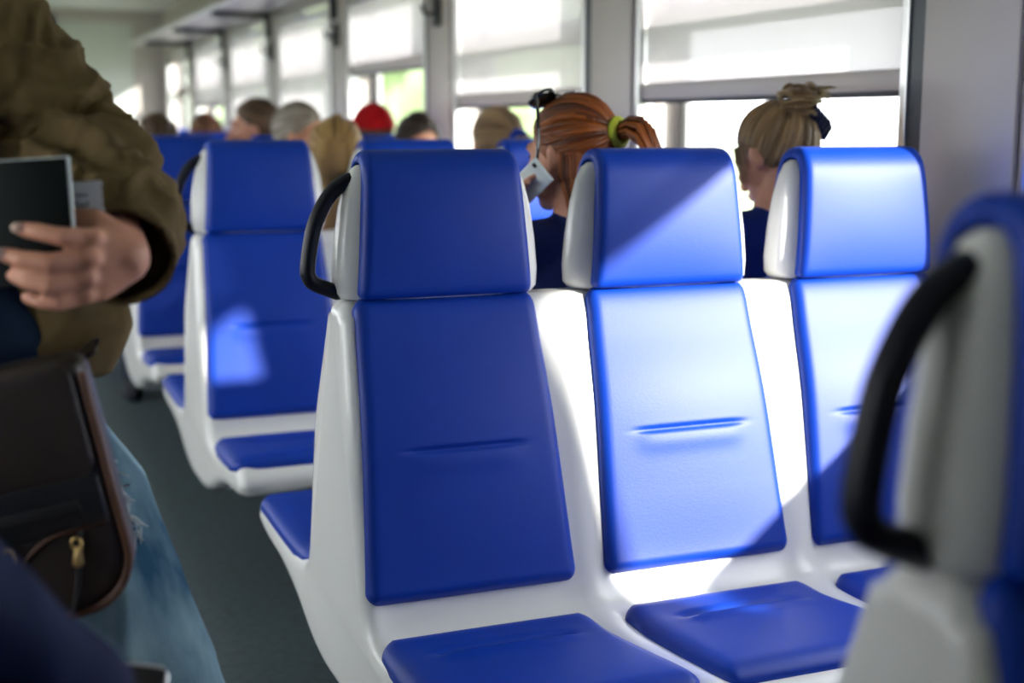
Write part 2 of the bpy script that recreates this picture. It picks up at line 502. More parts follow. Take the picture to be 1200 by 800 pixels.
BACK_PTS = [(-.030, .9505), (-.041, .944), (-.0535, .924), (-.075, .86), (-.117, .74), (-.158, .58), (-.183, .48), (-.196, .437)]
SEAT_PTS = [(-.246, .3835), (-.30, .377), (-.36, .377), (-.48, .388), (-.58, .400), (-.640, .404), (-.657, .402)]
HEAD_PTS = [(-.055, .958), (-.059, .98), (-.058, 1.03), (-.052, 1.10), (-.044, 1.165), (-.036, 1.190), (-.022, 1.204), (0, 1.208)]
me_back = None
def superring(hw, hd, z, n=40, e=3.0):
    out = []
    for i in range(n):
        a = 2 * PI * i / n; c, s = math.cos(a), math.sin(a)
        out.append((math.copysign(abs(c) ** (2 / e), c) * hw, math.copysign(abs(s) ** (2 / e), s) * hd, z))
    return out
def headrest_shell():
    st = [(.956, .175, .052), (.958, .188, .057), (.968, .196, .060), (1.0, .198, .061), (1.06, .193, .057), (1.12, .184, .051), (1.165, .172, .043), (1.188, .162, .035), (1.197, .150, .026)]
    return MB().rings([superring(a, b, z, e=2.9) for z, a, b in st])

def make_bench():
    b = empty('train_bench')
    sh = mk('seat_shell', shell_mesh(), WHITE, b); fix_normals(sh)
    hs = hc = bc = sc_ = None
    for x in CX:
        if hs is None:
            hs = fix_normals(mk('headrest', headrest_shell(), WHITE, b)); H = hs
        else:
            H = hs.copy(); COL.objects.link(H); H.parent = b
        H.location = (x, 0, 0)
        for rot in (0, PI):
            def inst(proto, name, mbf, par, loc):
                if proto is None:
                    o = fix_normals(mk(name, mbf(), BLUE, par)); proto = o
                    sm = o.modifiers.new('thick', 'SOLIDIFY'); sm.thickness = 0.004; sm.offset = -1
                else:
                    o = proto.copy(); COL.objects.link(o); o.parent = par
                o.location = loc; o.rotation_euler = (0, 0, rot)
                return proto
            hc = inst(hc, 'headrest_cushion', lambda: cushion(HEAD_PTS, .168, .148, .016, rc=.016, edge=.018, round_end=False), H, (0, 0, 0))
            bc = inst(bc, 'back_cushion', lambda: cushion(BACK_PTS, .176, .203, .021, rc=.026, edge=.024, crease=(.282, .105, .0075, .0042), step=.0028), b, (x, 0, 0))
            sc_ = inst(sc_, 'seat_cushion', lambda: cushion(SEAT_PTS, .200, .222, .026, rc=.045, edge=.045, crease=(.115, .115, .020, .012)), b, (x, 0, 0))
    hp = catmull([(.075, 0, 1.172), (.052, 0, 1.168), (.022, 0, 1.146), (-.005, 0, 1.100), (-.016, 0, 1.060), (-.023, 0, 1.015), (-.021, 0, .998), (-.010, 0, .985), (.03, 0, .968)], 5)
    mk('handle', MB().tube(hp, (.0165, .014), 14, ref=(0, 1, 0)), RUBBER, b)
    for x in (.30, 1.06):
        lg = MB().box(x - .03, x + .03, -.20, .20, .16, .22).box(x - .025, x + .025, -.045, .045, .012, .17)
        l = mk('leg', lg, DARKMETAL, b, bevel=.008)
        mk('foot_plate', MB().box(x - .05, x + .05, -.18, .18, 0, .014), DARKMETAL, l, bevel=.004)
    return b

def copy_tree(o, parent=None):
    c = o.copy(); COL.objects.link(c); c.parent = parent
    for ch in list(o.children): copy_tree(ch, c)
    return c
bench0 = make_bench()
ROWP = 1.62
RY = [0.75] + [2.37 + ROWP * i for i in range(0, 7)]
LBL = ['nearest blue and white bench, out of focus at the right edge with dark handle', 'sharp blue and white three-seat bench in the middle of the picture',
       'blue and white bench directly behind the sharp one, left of it with dark handle', 'third blue and white bench back, half hidden behind the olive sleeve',
       'blue and white bench whose headrest tops glint in sun behind the third row', 'blue and white bench in front of the two rearmost ones', 'last but one blue and white bench towards the end wall', 'rearmost blue and white bench beside the end wall']
for i, y in enumerate(RY):
    b = bench0 if i == 0 else copy_tree(bench0)
    b.location = (0.59, y, 0)
    tag(b, LBL[i], 'bench', 'double-sided train benches')
bL = copy_tree(bench0)
bL.location = (-0.16, RY[0], 0); bL.rotation_euler = (0, 0, PI)
tag(bL, 'blue and white bench across the aisle under the navy-clothed passenger', 'bench', 'double-sided train benches')

# ------------------------------------------------------------------ outside
tag(mk('ground', MB().box(-60, 90, -60, 200, -1.4, -1.2), GRASS, smooth=False), 'sunlit grass beside the railway', 'ground', kind='structure')
rt_ = random.Random(3)
TL = ['pale green tree seen through the third window from the right', 'green tree outside, nearest behind the red cap', 'green tree outside, just left of the nearest one', 'bushy tree far outside the fourth window', 'bushy tree far outside the fifth window', 'farthest tree outside near the end wall']
for i, (x, y, h, r) in enumerate([(11, 30, 6.5, 3.6), (15, 47, 8, 4.5), (18, 66, 9, 5.5), (21, 92, 10, 7), (24, 125, 12, 9), (30, 175, 15, 13)]):
    t = empty('tree', (x, y, -1.2))
    tag(t, TL[i], 'tree', 'trees beside the line')
    mk('trunk', MB().tube([(0, 0, 0), (0.1, 0, h * .3), (0, 0.1, h * .6)], [.28, .22, .12], 10), BARK, t)
    m = MB()
    for q in range(16):
        a = rt_.uniform(0, 2 * PI); rr = r * rt_.uniform(.1, .75); z = h * rt_.uniform(.22, .85)
        m.ell((rr * math.cos(a), rr * math.sin(a), z), [r * rt_.uniform(.3, .5)] * 2 + [h * rt_.uniform(.14, .22)], nu=14, nv=9)
    c = mk('crown', m, LEAF, t)
    tx = bpy.data.textures.get('leafnoise') or bpy.data.textures.new('leafnoise', 'CLOUDS'); tx.noise_scale = 0.6
    s_ = c.modifiers.new('s', 'SUBSURF'); s_.levels = s_.render_levels = 1
    dm = c.modifiers.new('d', 'DISPLACE'); dm.texture = tx; dm.strength = 0.7; dm.texture_coords = 'LOCAL'

# ------------------------------------------------------------------ people
def rotm(yaw=0, pitch=0, roll=0):
    """yaw about z (left positive), pitch: positive looks up"""
    return Matrix.Rotation(yaw, 3, 'Z') @ Matrix.Rotation(pitch, 3, 'X') @ Matrix.Rotation(roll, 3, 'Y')

def add_head(m, c, R, neck_to, scale=1.0):
    c = Vector(c); k = scale
    P = lambda x, y, z: c + R @ Vector((x * k, y * k, z * k))
    E = lambda p, r, RR=None: m.ell(P(*p), [q * k for q in r], R if RR is None else R @ RR)
    E((0, -.012, .028), (.076, .094, .090))
    E((0, .030, -.005), (.066, .066, .085))
    E((0, .040, -.058), (.052, .052, .052))
    E((0, .066, -.090), (.026, .024, .020))
    E((0, .082, .030), (.050, .018, .014))
    m.tube([P(0, .090, .022), P(0, .104, -.004), P(0, .112, -.022)], [.009 * k, .011 * k, .014 * k], 10)
    E((0, .094, -.052), (.024, .010, .007)); E((0, .092, -.063), (.021, .010, .007))
    for s in (-1, 1):
        E((s * .045, .062, -.020), (.022, .022, .020))
        E((s * .078, -.010, .000), (.010, .020, .032), Matrix.Rotation(s * -.35, 3, 'Z'))
        E((s * .076, .000, -.024), (.008, .010, .012))
    m.tube([P(0, -.018, -.045), (P(0, -.018, -.045) + Vector(neck_to)) / 2, neck_to], [.054 * k, .052 * k, .060 * k], 16)

def eyes(c, R, parent, k=1.0):
    for s in (-1, 1):
        mk('eye', MB().ell(Vector(c) + R @ Vector((s * .031 * k, .083 * k, .010 * k)), (.010, .0065, .0048), R, 10, 8), EYE, parent)

def sph(d):
    return Vector(d).normalized()
def strand_hair(m, c, R, starts, end, n, seg=10, r=0.004, rad=(.082, .101, .100), off=(0, -.012, .028), jit=.06, lift=.006, rnd=None, tail=None):
    """locks swept over the skull from a line of start directions towards one end direction"""
    rnd = rnd or random.Random(1); c = Vector(c); off = Vector(off)
    for i in range(n):
        t = i / max(n - 1, 1) * (len(starts) - 1); a = int(min(t, len(starts) - 2)); fr = t - a
        d0 = sph(Vector(starts[a]).lerp(Vector(starts[a + 1]), fr) + Vector([rnd.uniform(-jit, jit) for _ in range(3)]))
        d1 = sph(Vector(end) + Vector([rnd.uniform(-jit, jit) for _ in range(3)]))
        pts = []; lf = rnd.uniform(0, lift)
        for q in range(seg + 1):
            u = q / seg
            d = d0.slerp(d1, u)
            s = 1 + lf / .09 * math.sin(PI * u) + 0.012 * math.sin(7 * u + i)
            pts.append(c + R @ (off + Vector((d.x * rad[0] * s, d.y * rad[1] * s, d.z * rad[2] * s))))
        m.tube(pts, [(r * 1.6 * (0.6 + 0.4 * math.sin(PI * q / seg)), r * 2.6 * (0.6 + 0.4 * math.sin(PI * q / seg))) for q in range(seg + 1)], 6, ref=R @ (d0 + d1), cap_round=False)

def cap_hair(m, c, R, rad=(.081, .100, .098), off=(0, -.014, .030), front=.035, low=-.055, nu=32, nv=16, rnd=None):
    """skull cap: covers the crown, open at the face"""
    c = Vector(c); off = Vector(off); V = []; F = []
    for j in range(nv + 1):
        for i in range(nu):
            b = 2 * PI * i / nu
            fwd = math.cos(b)                        # 1 at the face
            lo = math.asin(max(-.95, min(.95, (low + (front - low) * (max(fwd, -0.15) + .15) / 1.15) / rad[2]))) if True else 0
            a = PI / 2 + (lo - PI / 2) * j / nv
            p = Vector((rad[0] * math.cos(a) * math.sin(b), rad[1] * math.cos(a) * math.cos(b), rad[2] * math.sin(a)))
            s = 1 + .02 * math.sin(b * 9 + j) * (j / nv)
            V.append(c + R @ (off + p * s))
    for j in range(nv):
        for i in range(nu):
            a, b2 = j * nu + i, j * nu + (i + 1) % nu
            F.append((a, b2, b2 + nu, a + nu))
    m.add(V, F)

def seated(label, X, Y, facing, head, hyaw=0, hpitch=0, hroll=0, top=(.02, .03, .10), trousers=(.02, .025, .05), skin=SKIN, arms=None, voxel=.011,
           top_name='shirt', hscale=1.0, shoulder_w=.185, drop=.205):
    """seated figure; origin on the floor under the hips; local +y is the way the seat faces. head = local head centre"""
    p = empty('person', (X, Y, 0), 0 if facing > 0 else PI)
    tag(p, label, 'person')
    Rh = rotm(hyaw, hpitch, hroll)
    H = Vector(head)
    sh_z = min(H.z - drop, 1.035)
    lean = Vector((H.x * .5, H.y - .03, 0))
    ch = Vector((lean.x * .8, lean.y * .8, sh_z - .16)); neck = Vector((H.x * .85, H.y - .03, sh_z + .04))
    if arms is None:
        arms = {}
    A = {}
    for s, nm in ((-1, 'L'), (1, 'R')):
        sp = Vector((lean.x + s * shoulder_w, lean.y, sh_z - .035))
        dflt = [sp, sp + Vector((s * (.05 if X < 1.6 else .012), .06, -.25)), Vector((s * .10, .30, .62)), Vector((s * .05, .37, .61))]
        A[nm] = [Vector(q) for q in arms.get(nm, dflt)]
        if nm in arms: A[nm] = [sp] + [Vector(q) for q in arms[nm]]
    def torso(m, g):
        m.tube([(0, 0, .50), (lean.x * .3, lean.y * .3, .66), ch, (lean.x, lean.y, sh_z - .05), neck - Vector((0, 0, .02))],
               [(.115 + g, .165 + g), (.10 + g, .150 + g), (.108 + g, .165 + g), (.085 + g, .165 + g), (.055 + g, .06 + g)], 20, ref=(0, 1, 0))
        m.tube([A['L'][0], Vector((lean.x, lean.y, sh_z - .01)), A['R'][0]], [.052 + g, .062 + g, .052 + g], 14)
    def arm(m, nm, g, hand=True):
        s, e, w, f = A[nm]
        m.tube([s, (s + e) / 2, e, (e + w) / 2, w], [.050 + g, .045 + g, .040 + g, .038 + g, .028 + g], 14)
        if hand:
            d = (f - w).normalized(); side = d.cross(Vector((0, 0, 1))); side = side.normalized() if side.length > .1 else Vector((1, 0, 0))
            m.tube([w, w + d * .05, w + d * .085], [(.026, .028), (.018, .040), (.015, .040)], 12, ref=d.cross(side))
            for q in range(4):
                o = side * (-.028 + .019 * q); b = w + d * .08 + o
                L = [.066, .075, .070, .054][q]
                dn = d.cross(side) * (-1 if d.cross(side).z > 0 else 1)
                m.tube([b, b + d * L * .5 + dn * .006, b + d * L + dn * .026], [.0095, .009, .0075], 8)
            b = w + d * .03 - side * .032
            m.tube([b, b - side * .022 + d * .03, b - side * .024 + d * .06], [.012, .0105, .009], 8)
    def legs(m, g):
        m.ell((0, .02, .49), (.165 + g, .125 + g, .085 + g))
        for s in (-1, 1):
            m.tube([(s * .085, .02, .495), (s * .10, .22, .493), (s * .11, .42, .49), (s * .11, .46, .44), (s * .11, .45, .26), (s * .11, .45, .085)],
                   [.078 + g, .070 + g, .058 + g, .055 + g, .052 + g, .042 + g], 14)
    m = MB(); torso(m, -.012); add_head(m, H, Rh, neck, hscale)
    for nm in ('L', 'R'): arm(m, nm, -.008)
    legs(m, -.012)
    body = remesh('body', m, voxel * .62, 3, skin, p)
    m = MB(); torso(m, .006)
    for nm in ('L', 'R'): arm(m, nm, .007, False)
    tm = pmat('cloth_' + top_name + str(len(MATS)), top, .8, .2, var=.12, vscale=20, bump=.15, bscale=250)
    remesh(top_name, m, voxel, 4, tm, p, wrinkle(.006, 9, (.3, .2, 1), .8, .003))
    m = MB(); legs(m, .005)
    jm = pmat('cloth_trousers' + str(len(MATS)), trousers, .85, .15, var=.15, vscale=20)
    remesh('trousers', m, voxel * 1.2, 3, jm, p)
    for s in (-1, 1):
        mk('shoe', MB().rings([[(s * .11 + a * wx, .43 + b * ly + sh, z) for a, b in [(math.cos(q), math.sin(q)) for q in [2 * PI * i / 18 for i in range(18)]]]
            for z, wx, ly, sh in [(0, .040, .12, .06), (.02, .046, .130, .06), (.05, .043, .115, .05), (.08, .040, .075, .02), (.10, .038, .05, .01)]]), RUBBER, p)
    return p, H, Rh

HR_RED = hairmat('hair_auburn', (.085, .020, .005), (.34, .09, .014))
HR_BLOND = hairmat('hair_ash_blonde', (.14, .08, .032), (.38, .25, .12))
HR_LIGHTBROWN = hairmat('hair_light_brown', (.22, .12, .035), (.40, .25, .09))
HR_DARK = hairmat('hair_dark_brown', (.012, .008, .006), (.04, .022, .014))
HR_GREY = hairmat('hair_grey', (.22, .19, .15), (.42, .38, .32))
HR_BROWN = hairmat('hair_brown', (.05, .028, .014), (.12, .065, .03))
NAVY_TOP = (.012, .025, .13)

def face_arc(z0=.45, w=1.0):
    """directions along a hairline from one temple over the forehead to the other"""
    return [(-w, -.1, -.55), (-w, .15, -.1), (-w * .8, .62, z0 * .6), (-.35, .85, z0 + .12), (.35, .85, z0 + .12), (w * .8, .62, z0 * .6), (w, .15, -.1), (w, -.1, -.55)]

# --- red-haired woman with a phone, back to back with the sharp bench
hipx, hipy = 1.27, 2.37 + .345
p1, H1, R1 = seated('red-haired woman with ponytail in navy top holding a white phone to her ear', hipx, hipy, 1, (1.232 - hipx, 2.69 - hipy, 1.198), hyaw=.55, hpitch=-.12, hroll=.05,
    top=(.012, .022, .10), arms={'L': [(-.36, .10, .86), (-.190, .015, 1.045), (-.165, -.020, 1.12)]}, voxel=.009, top_name='jumper', drop=.165)
m = MB(); cap_hair(m, H1, R1, front=.045, low=-.092)
bk = (0.05, -1, .10)
rn = random.Random(5)
strand_hair(m, H1, R1, face_arc(.55), bk, 120, r=.0030, rnd=rn, jit=.05, rad=(.083, .102, .101))
strand_hair(m, H1, R1, [(-.9, -.3, -.75), (-.4, -.8, -.75), (.4, -.8, -.75), (.9, -.3, -.75)], bk, 40, r=.0028, rnd=rn, jit=.05, rad=(.082, .101, .099))
for i in range(34):
    a = -.35 + 2.6 * i / 33
    x, y = -math.cos(a), -math.sin(a)
    q0 = H1 + R1 @ Vector((x * .080, -.014 + y * .098, .020 + rn.uniform(-.02, .02))); q1 = H1 + R1 @ Vector((x * .083, -.016 + y * .098, -.045))
    q2 = H1 + R1 @ Vector((x * .066, -.020 + y * .078, -.10 + rn.uniform(-.01, .01))); q3 = H1 + R1 @ Vector((x * .060, -.026 + y * .072, -.145 + rn.uniform(-.02, .02)))
    if a > .05: m.tube([q0, q1, q2, q3], [.005, .0085, .0075, .003], 6)
hair1 = mk('hair', m, HR_RED, p1)
tb = H1 + R1 @ Vector((.006, -.122, .040))
m = MB()
for i in range(46):
    a = rn.uniform(0, 2 * PI); q = rn.uniform(0, .026)
    s0 = tb + R1 @ Vector((math.cos(a) * q * .5, .012, math.sin(a) * q * .5))
    o = R1 @ Vector((math.cos(a) * q, 0, math.sin(a) * q))
    m.tube([s0, tb + R1 @ Vector((0, -.030, .008)) + o, tb + R1 @ Vector((.004, -.060, -.004)) + o * 1.5, tb + R1 @ Vector((.01, -.075, -.05)) + o * 1.3, tb + R1 @ Vector((.01, -.070, -.13)) + o * .8], [.004, .0055, .0055, .005, .002], 6)
mk('ponytail', m, HR_RED, hair1)
m = MB(); m.tube([tb + R1 @ Vector((.026 * math.cos(q), .002, .026 * math.sin(q))) for q in [2 * PI * i / 18 for i in range(18)]], .0095, 10, closed=True, ref=R1 @ Vector((0, 1, 0)))
tag(mk('hair_tie', m, pmat('lime_scrunchie', (.55, .62, .06), .7, .2, bump=.3, bscale=200), hair1), 'lime green scrunchie')
eyes(H1, R1, p1)

# sunglasses pushed up on her head
sg = empty('sunglasses', tuple(Vector((hipx, hipy, 0)) + H1 + R1 @ Vector((0, .034, .128))))
sg.rotation_euler = (R1 @ rotm(0, 1.0, 0)).to_euler(); sg.scale = (1.28, 1.28, 1.28)
tag(sg, 'dark sunglasses pushed up on the red-haired woman\'s head', 'sunglasses')
LENS = pmat('dark_lens', (.01, .014, .016), .08, .8, coat=.5)
for s in (-1, 1):
    m = MB(); ring = [[(s * .036 + .030 * math.cos(q) * k, y + .012 * (math.cos(q) * s) ** 2 * 0, .024 * math.sin(q) * k) for q in [2 * PI * i / 20 for i in range(20)]] for k, y in ((.7, -.006), (1, -.003), (1, .003), (.7, .005))]
    mk('lens', m.rings(ring), LENS, sg)
    mk('temple', MB().tube([(s * .066, 0, .010), (s * .080, -.03, .004), (s * .088, -.075, -.02), (s * .088, -.11, -.055)], (.0022, .004), 8), LENS, sg)
mk('bridge', MB().tube([(-.010, .002, .008), (0, .004, .012), (.010, .002, .008)], .003, 8), ALU, sg)

# phone at her left ear
ph_c = Vector((hipx, hipy, 0)) + H1 + R1 @ Vector((-.098, .040, -.050))
ph = empty('mobile_phone', tuple(ph_c))
ax_u = Vector((.10, -.82, .45)).normalized(); ax_w = Vector((-.52, .18, .87)); ax_w = (ax_w - ax_u * ax_w.dot(ax_u)).normalized(); ax_n = ax_w.cross(ax_u)
ph.matrix_world = Matrix.Translation(ph_c) @ Matrix((ax_w, ax_u, ax_n)).transposed().to_4x4()
tag(ph, 'white mobile phone held to the red-haired woman\'s ear', 'phone')
mk('phone_body', MB().box(-.031, .031, -.060, .060, -.004, .004), pmat('white_phone', (.72, .80, .80), .2, .5), ph, bevel=.0075, seg=4)
mk('screen', MB().box(-.027, .027, -.048, .048, .0042, .0052), GASKET, ph, smooth=False)
mk('camera_lens', MB().tube([(.019, .047, -.004), (.019, .047, -.0056)], .0055, 14, cap_round=False), GASKET, ph)

# --- blonde with a messy bun
hipx, hipy = 1.71, 2.37 + .345
p2, H2, R2 = seated('blonde woman with a messy bun and navy clip by the nearest window', hipx, hipy, 1, (1.783 - hipx, 2.735 - hipy, 1.188), hyaw=.30, hpitch=-.45, hroll=.08, top=(.010, .030, .20), voxel=.009, top_name='blouse', shoulder_w=.150, drop=.160)
m = MB(); cap_hair(m, H2, R2, front=.045, low=-.07)
bun_d = (.15, -.75, .85)
strand_hair(m, H2, R2, face_arc(.5), bun_d, 110, r=.0030, rnd=rn, jit=.06)
strand_hair(m, H2, R2, [(-.9, -.3, -.75), (-.5, -.8, -.8), (.5, -.8, -.8), (.9, -.3, -.75)], bun_d, 50, r=.0028, rnd=rn, jit=.06)
for i in range(4):
    a = H2 + R2 @ Vector((-.074, .030 + .007 * i, .045)); m.tube([a, a + R2 @ Vector((-.003, .004, -.04)), a + R2 @ Vector((.004, .006, -.07 - .006 * i))], [.003, .003, .001], 6)
hair2 = mk('hair', m, HR_BLOND, p2)
bc_ = H2 + Vector((.03, -.045, .125))
m = MB()
for i in range(70):
    a = rn.uniform(0, 2 * PI); el = rn.uniform(-.5, 1.3); q = .042 + rn.uniform(-.010, .014)
    tw = rn.uniform(-2.2, 2.2)
    d0 = Vector((math.cos(a) * math.cos(el), math.sin(a) * math.cos(el), math.sin(el)))
    d1 = Vector((math.cos(a + tw) * math.cos(el * .6), math.sin(a + tw) * math.cos(el * .6), math.sin(el * .6)))
    m.tube([bc_ + d0.slerp(d1, t / 5) * q * Vector((1, 1, .8)).length / 1.62 for t in range(6)], [.002, .0055, .006, .006, .005, .002], 6)
for i in range(16):
    a0 = bc_ + Vector((rn.uniform(-.02, .01), 0, .012)); ex = Vector((rn.uniform(.04, .085), -rn.uniform(0, .03), rn.uniform(-.005, .035)))
    m.tube([a0, a0 + ex * .5 + Vector((0, 0, .012)), a0 + ex], [.005, .005, .0015], 6)
for i in range(6):
    a0 = bc_ + Vector((-.02, -.01, .0)); m.tube([a0, a0 + Vector((-.018, 0, -.02 - .004 * i)), a0 + Vector((-.012 - .004 * i, 0, -.06))], [.004, .004, .002], 6)
mk('bun', m, HR_BLOND, hair2)
m = MB()
for i in range(5):
    o = Vector((.010 + .009 * i, -.026, -.024 - .008 * i))
    m.tube([bc_ + o, bc_ + o + Vector((.012, -.012, .018)), bc_ + o + Vector((.022, 0, .006)), bc_ + o + Vector((.010, .012, -.020))], [(.009, .005)] * 4, 8)
m.tube([bc_ + Vector((.010, -.018, -.04)), bc_ + Vector((.024, -.022, -.065)), bc_ + Vector((.022, -.030, -.095))], [(.014, .008), (.012, .008), (.006, .005)], 8)
tag(mk('hair_clip', m, pmat('navy_ribbon', (.008, .012, .05), .5, .4), hair2), 'navy ribbon clip')
eyes(H2, R2, p2)

# --- passengers further back
def plain_hair(p, H, R, mat, front=.04, low=-.06, n=70, end=(0, -.8, -.5), r=.0034, seed=1):
    m = MB(); cap_hair(m, H, R, front=front, low=low)
    strand_hair(m, H, R, face_arc(.6), end, n, r=r, rnd=random.Random(seed), jit=.12)
    return mk('hair', m, mat, p)
def long_locks(H, R, n, length, seed, spread=.075):
    m = MB(); r2 = random.Random(seed)
    for i in range(n):
        a = PI * (0.05 + 1.9 * i / n) + PI * .5 * 0
        a = -PI * .15 + PI * 1.3 * i / (n - 1)          # round the back from temple to temple
        x, y = math.cos(a), -math.sin(a)
        p0 = H + R @ Vector((x * .078, -.012 + y * .095, .03)); L = length * r2.uniform(.85, 1.05)
        p1 = H + R @ Vector((x * .090, -.012 + y * .112, -.03)); p2 = H + R @ Vector((x * spread, -.02 + y * .105, 0)) + Vector((0, 0, -L * .6)); p3 = p2 + Vector((r2.uniform(-.01, .01), r2.uniform(-.01, .01), -L * .4))
        m.tube([p0, p1, p2, p3], [.009, .012, .011, .005], 7)
    return m
hipx, hipy = 1.16, 2.37 + ROWP + .345
p3, H3, R3 = seated('long-haired woman in orange top seated behind the second bench', hipx, hipy, 1, (1.146 - hipx, 4.36 - hipy, 1.165), hyaw=-.2, hpitch=-.25, top=(.42, .07, .02), voxel=.013, top_name='orange_top', shoulder_w=.165)
h = plain_hair(p3, H3, R3, HR_LIGHTBROWN, seed=2)
mk('long_hair', long_locks(H3, R3, 30, .30, 4), HR_LIGHTBROWN, h); eyes(H3, R3, p3)
hipx = 1.72
p4, H4, R4 = seated('ash-blonde passenger with a blue hair tie behind the red-haired woman', hipx, hipy, 1, (1.712 - hipx, 4.36 - hipy, 1.195), hyaw=.1, hpitch=-.1, top=(.25, .26, .30), voxel=.013)
h = plain_hair(p4, H4, R4, HR_BLOND, end=(.3, -1, 0), seed=3)
t4 = H4 + R4 @ Vector((.028, -.112, .012)); m = MB()
m.tube([t4 + R4 @ Vector((.028 * math.cos(q), -.004, .024 * math.sin(q))) for q in [2 * PI * i / 16 for i in range(16)]], .013, 8, closed=True, ref=(0, 1, 0))
tag(mk('hair_tie', m, BLUE, h), 'blue hair tie')
m = MB()
for i in range(14):
    o = Vector((.02 * math.cos(i), 0, .016 * math.sin(i * 1.7))); m.tube([t4 + R4 @ o * .5, t4 + R4 @ (o + Vector((.004, -.035, -.01))), t4 + R4 @ (o + Vector((.004, -.03, -.11)))], [.007, .008, .003], 6)
mk('ponytail', m, HR_BLOND, h); eyes(H4, R4, p4)

YF = 2.37 + 2 * ROWP - .345            # front side of the third bench, facing the camera
YR = 2.37 + 2 * ROWP + .345            # its far side
p5, H5, R5 = seated('dark-haired passenger facing the camera below the green window', 1.70, YF, -1, (-(1.757 - 1.70), -(5.36 - YF), 1.185), hyaw=.2, hpitch=-.42, top=(.10, .09, .10), voxel=.013, shoulder_w=.16)
plain_hair(p5, H5, R5, HR_DARK, front=.062, seed=4); eyes(H5, R5, p5)
p6, H6, R6 = seated('grey-haired passenger behind the second bench, head turned to the window', 1.27, YF, -1, (-(1.262 - 1.27), -(5.36 - YF), 1.225), hyaw=1.0, hpitch=-.2, top=(.20, .17, .14), voxel=.013)
plain_hair(p6, H6, R6, HR_GREY, front=.05, seed=5); eyes(H6, R6, p6)
p7, H7, R7 = seated('passenger in a red cap by the window', 1.70, YR, 1, (1.749 - 1.70, 6.0 - YR, 1.225), hyaw=.15, hpitch=0, top=(.05, .08, .30), voxel=.013, shoulder_w=.16)
h = plain_hair(p7, H7, R7, HR_BROWN, seed=6); eyes(H7, R7, p7)
m = MB(); cap_hair(m, H7, R7, rad=(.094, .114, .112), front=.045, low=-.01)
m.rings([[H7 + R7 @ Vector((.075 * math.cos(q) , .085 + .075 * math.sin(q) * (1 if math.sin(q) > 0 else .2), .066 - .02 * max(0, math.sin(q)) + dz)) for q in [2 * PI * i / 20 for i in range(20)]] for dz in (-.003, .003)])
mk('cap', m, pmat('red_cap_cloth', (.48, .004, .008), .8, .2, bump=.15, bscale=200), p7)
p8, H8, R8 = seated('brown-haired passenger in dark top resting a hand against the face', 1.24, YR, 1, (1.213 - 1.24, 6.0 - YR, 1.25), hyaw=1.3, hpitch=-.1, top=(.012, .012, .014), voxel=.013,
    arms={'L': [(-.34, .10, .86), (-.20, .09, 1.12), (-.13, .07, 1.22)]})
plain_hair(p8, H8, R8, HR_BROWN, front=.05, seed=7); eyes(H8, R8, p8)
p9, H9, R9 = seated('brown-haired passenger low behind the third bench on the aisle side', .80, YR, 1, (.795 - .80, 6.0 - YR, 1.185), hyaw=-.1, hpitch=-.1, top=(.06, .05, .05), voxel=.013)
plain_hair(p9, H9, R9, HR_BROWN, front=.04, seed=8); eyes(H9, R9, p9)
p10, H10, R10 = seated('chestnut-haired passenger farthest back before the end windows', 1.27, YR + ROWP, 1, (1.272 - 1.27, 7.65 - YR - ROWP, 1.20), hyaw=.3, hpitch=-.1, top=(.16, .05, .03), voxel=.013)
plain_hair(p10, H10, R10, hairmat('hair_chestnut', (.06, .02, .008), (.18, .06, .02)), seed=9); eyes(H10, R10, p10)

# --- navy-clothed passenger low in the near left corner
hipx, hipy = -.27, RY[0] + .345
p11, H11, R11 = seated('passenger in a navy jacket, blurred in the near bottom left corner', hipx, hipy, 1, (-.02, -.02, 1.20), hyaw=.2, hpitch=-.2, top=(.004, .012, .050), voxel=.010, top_name='navy_jacket',
    arms={'R': [(.335, .01, .80), (.355, .22, .645), (.385, .29, .640)]}, shoulder_w=.215)
plain_hair(p11, H11, R11, HR_DARK, seed=10); eyes(H11, R11, p11)

nph = empty('mobile_phone', (.122, 1.385, .640)); nph.rotation_euler = (1.15, .15, -.35)
tag(nph, 'dark phone with a silver edge in the navy-clothed passenger\'s hand', 'phone')
mk('phone_body', MB().box(-.034, .034, -.070, .070, -.004, .004), GASKET, nph, bevel=.007, seg=4)
mk('edge_band', MB().tube([(x * .0345, y * .0705, 0) for x, y in [(-.8, -1), (.8, -1), (1, -.9), (1, .9), (.8, 1), (-.8, 1), (-1, .9), (-1, -.9)]], .0026, 8, closed=True), ALU, nph)

# ------------------------------------------------------------------ standing man
man = empty('person', (-.06, 1.72, 0))
tag(man, 'standing man in an olive jacket and torn jeans, holding a booklet', 'person')
MO = Vector((-.06, 1.72, 0))
L_ = lambda *p: Vector(p) - MO
sh_l, el_l, wr_l = L_(-.030, 1.82, 1.465), L_(.128, 1.735, 1.228), L_(.153, 1.482, 1.130)
sh_r, el_r, wr_r = L_(-.370, 1.82, 1.455), L_(-.44, 1.76, 1.17), L_(-.36, 1.56, 1.04)
Hm = L_(-.19, 1.76, 1.72); Rm = rotm(PI - .15, -.3, 0)
neckm = L_(-.19, 1.82, 1.53)
m = MB()
m.tube([L_(-.10, 1.74, .98), L_(-.13, 1.76, 1.12), L_(-.17, 1.80, 1.32), L_(-.19, 1.82, 1.46), neckm], [(.10, .155), (.10, .15), (.115, .175), (.09, .18), (.055, .06)], 20, ref=(0, 1, 0))
m.tube([sh_l, L_(-.19, 1.82, 1.48), sh_r], [.05, .06, .05], 14)
add_head(m, Hm, Rm, neckm, 1.04)
m.tube([sh_l, el_l, (el_l + wr_l) / 2, wr_l], [.050, .043, .042, .031], 14)
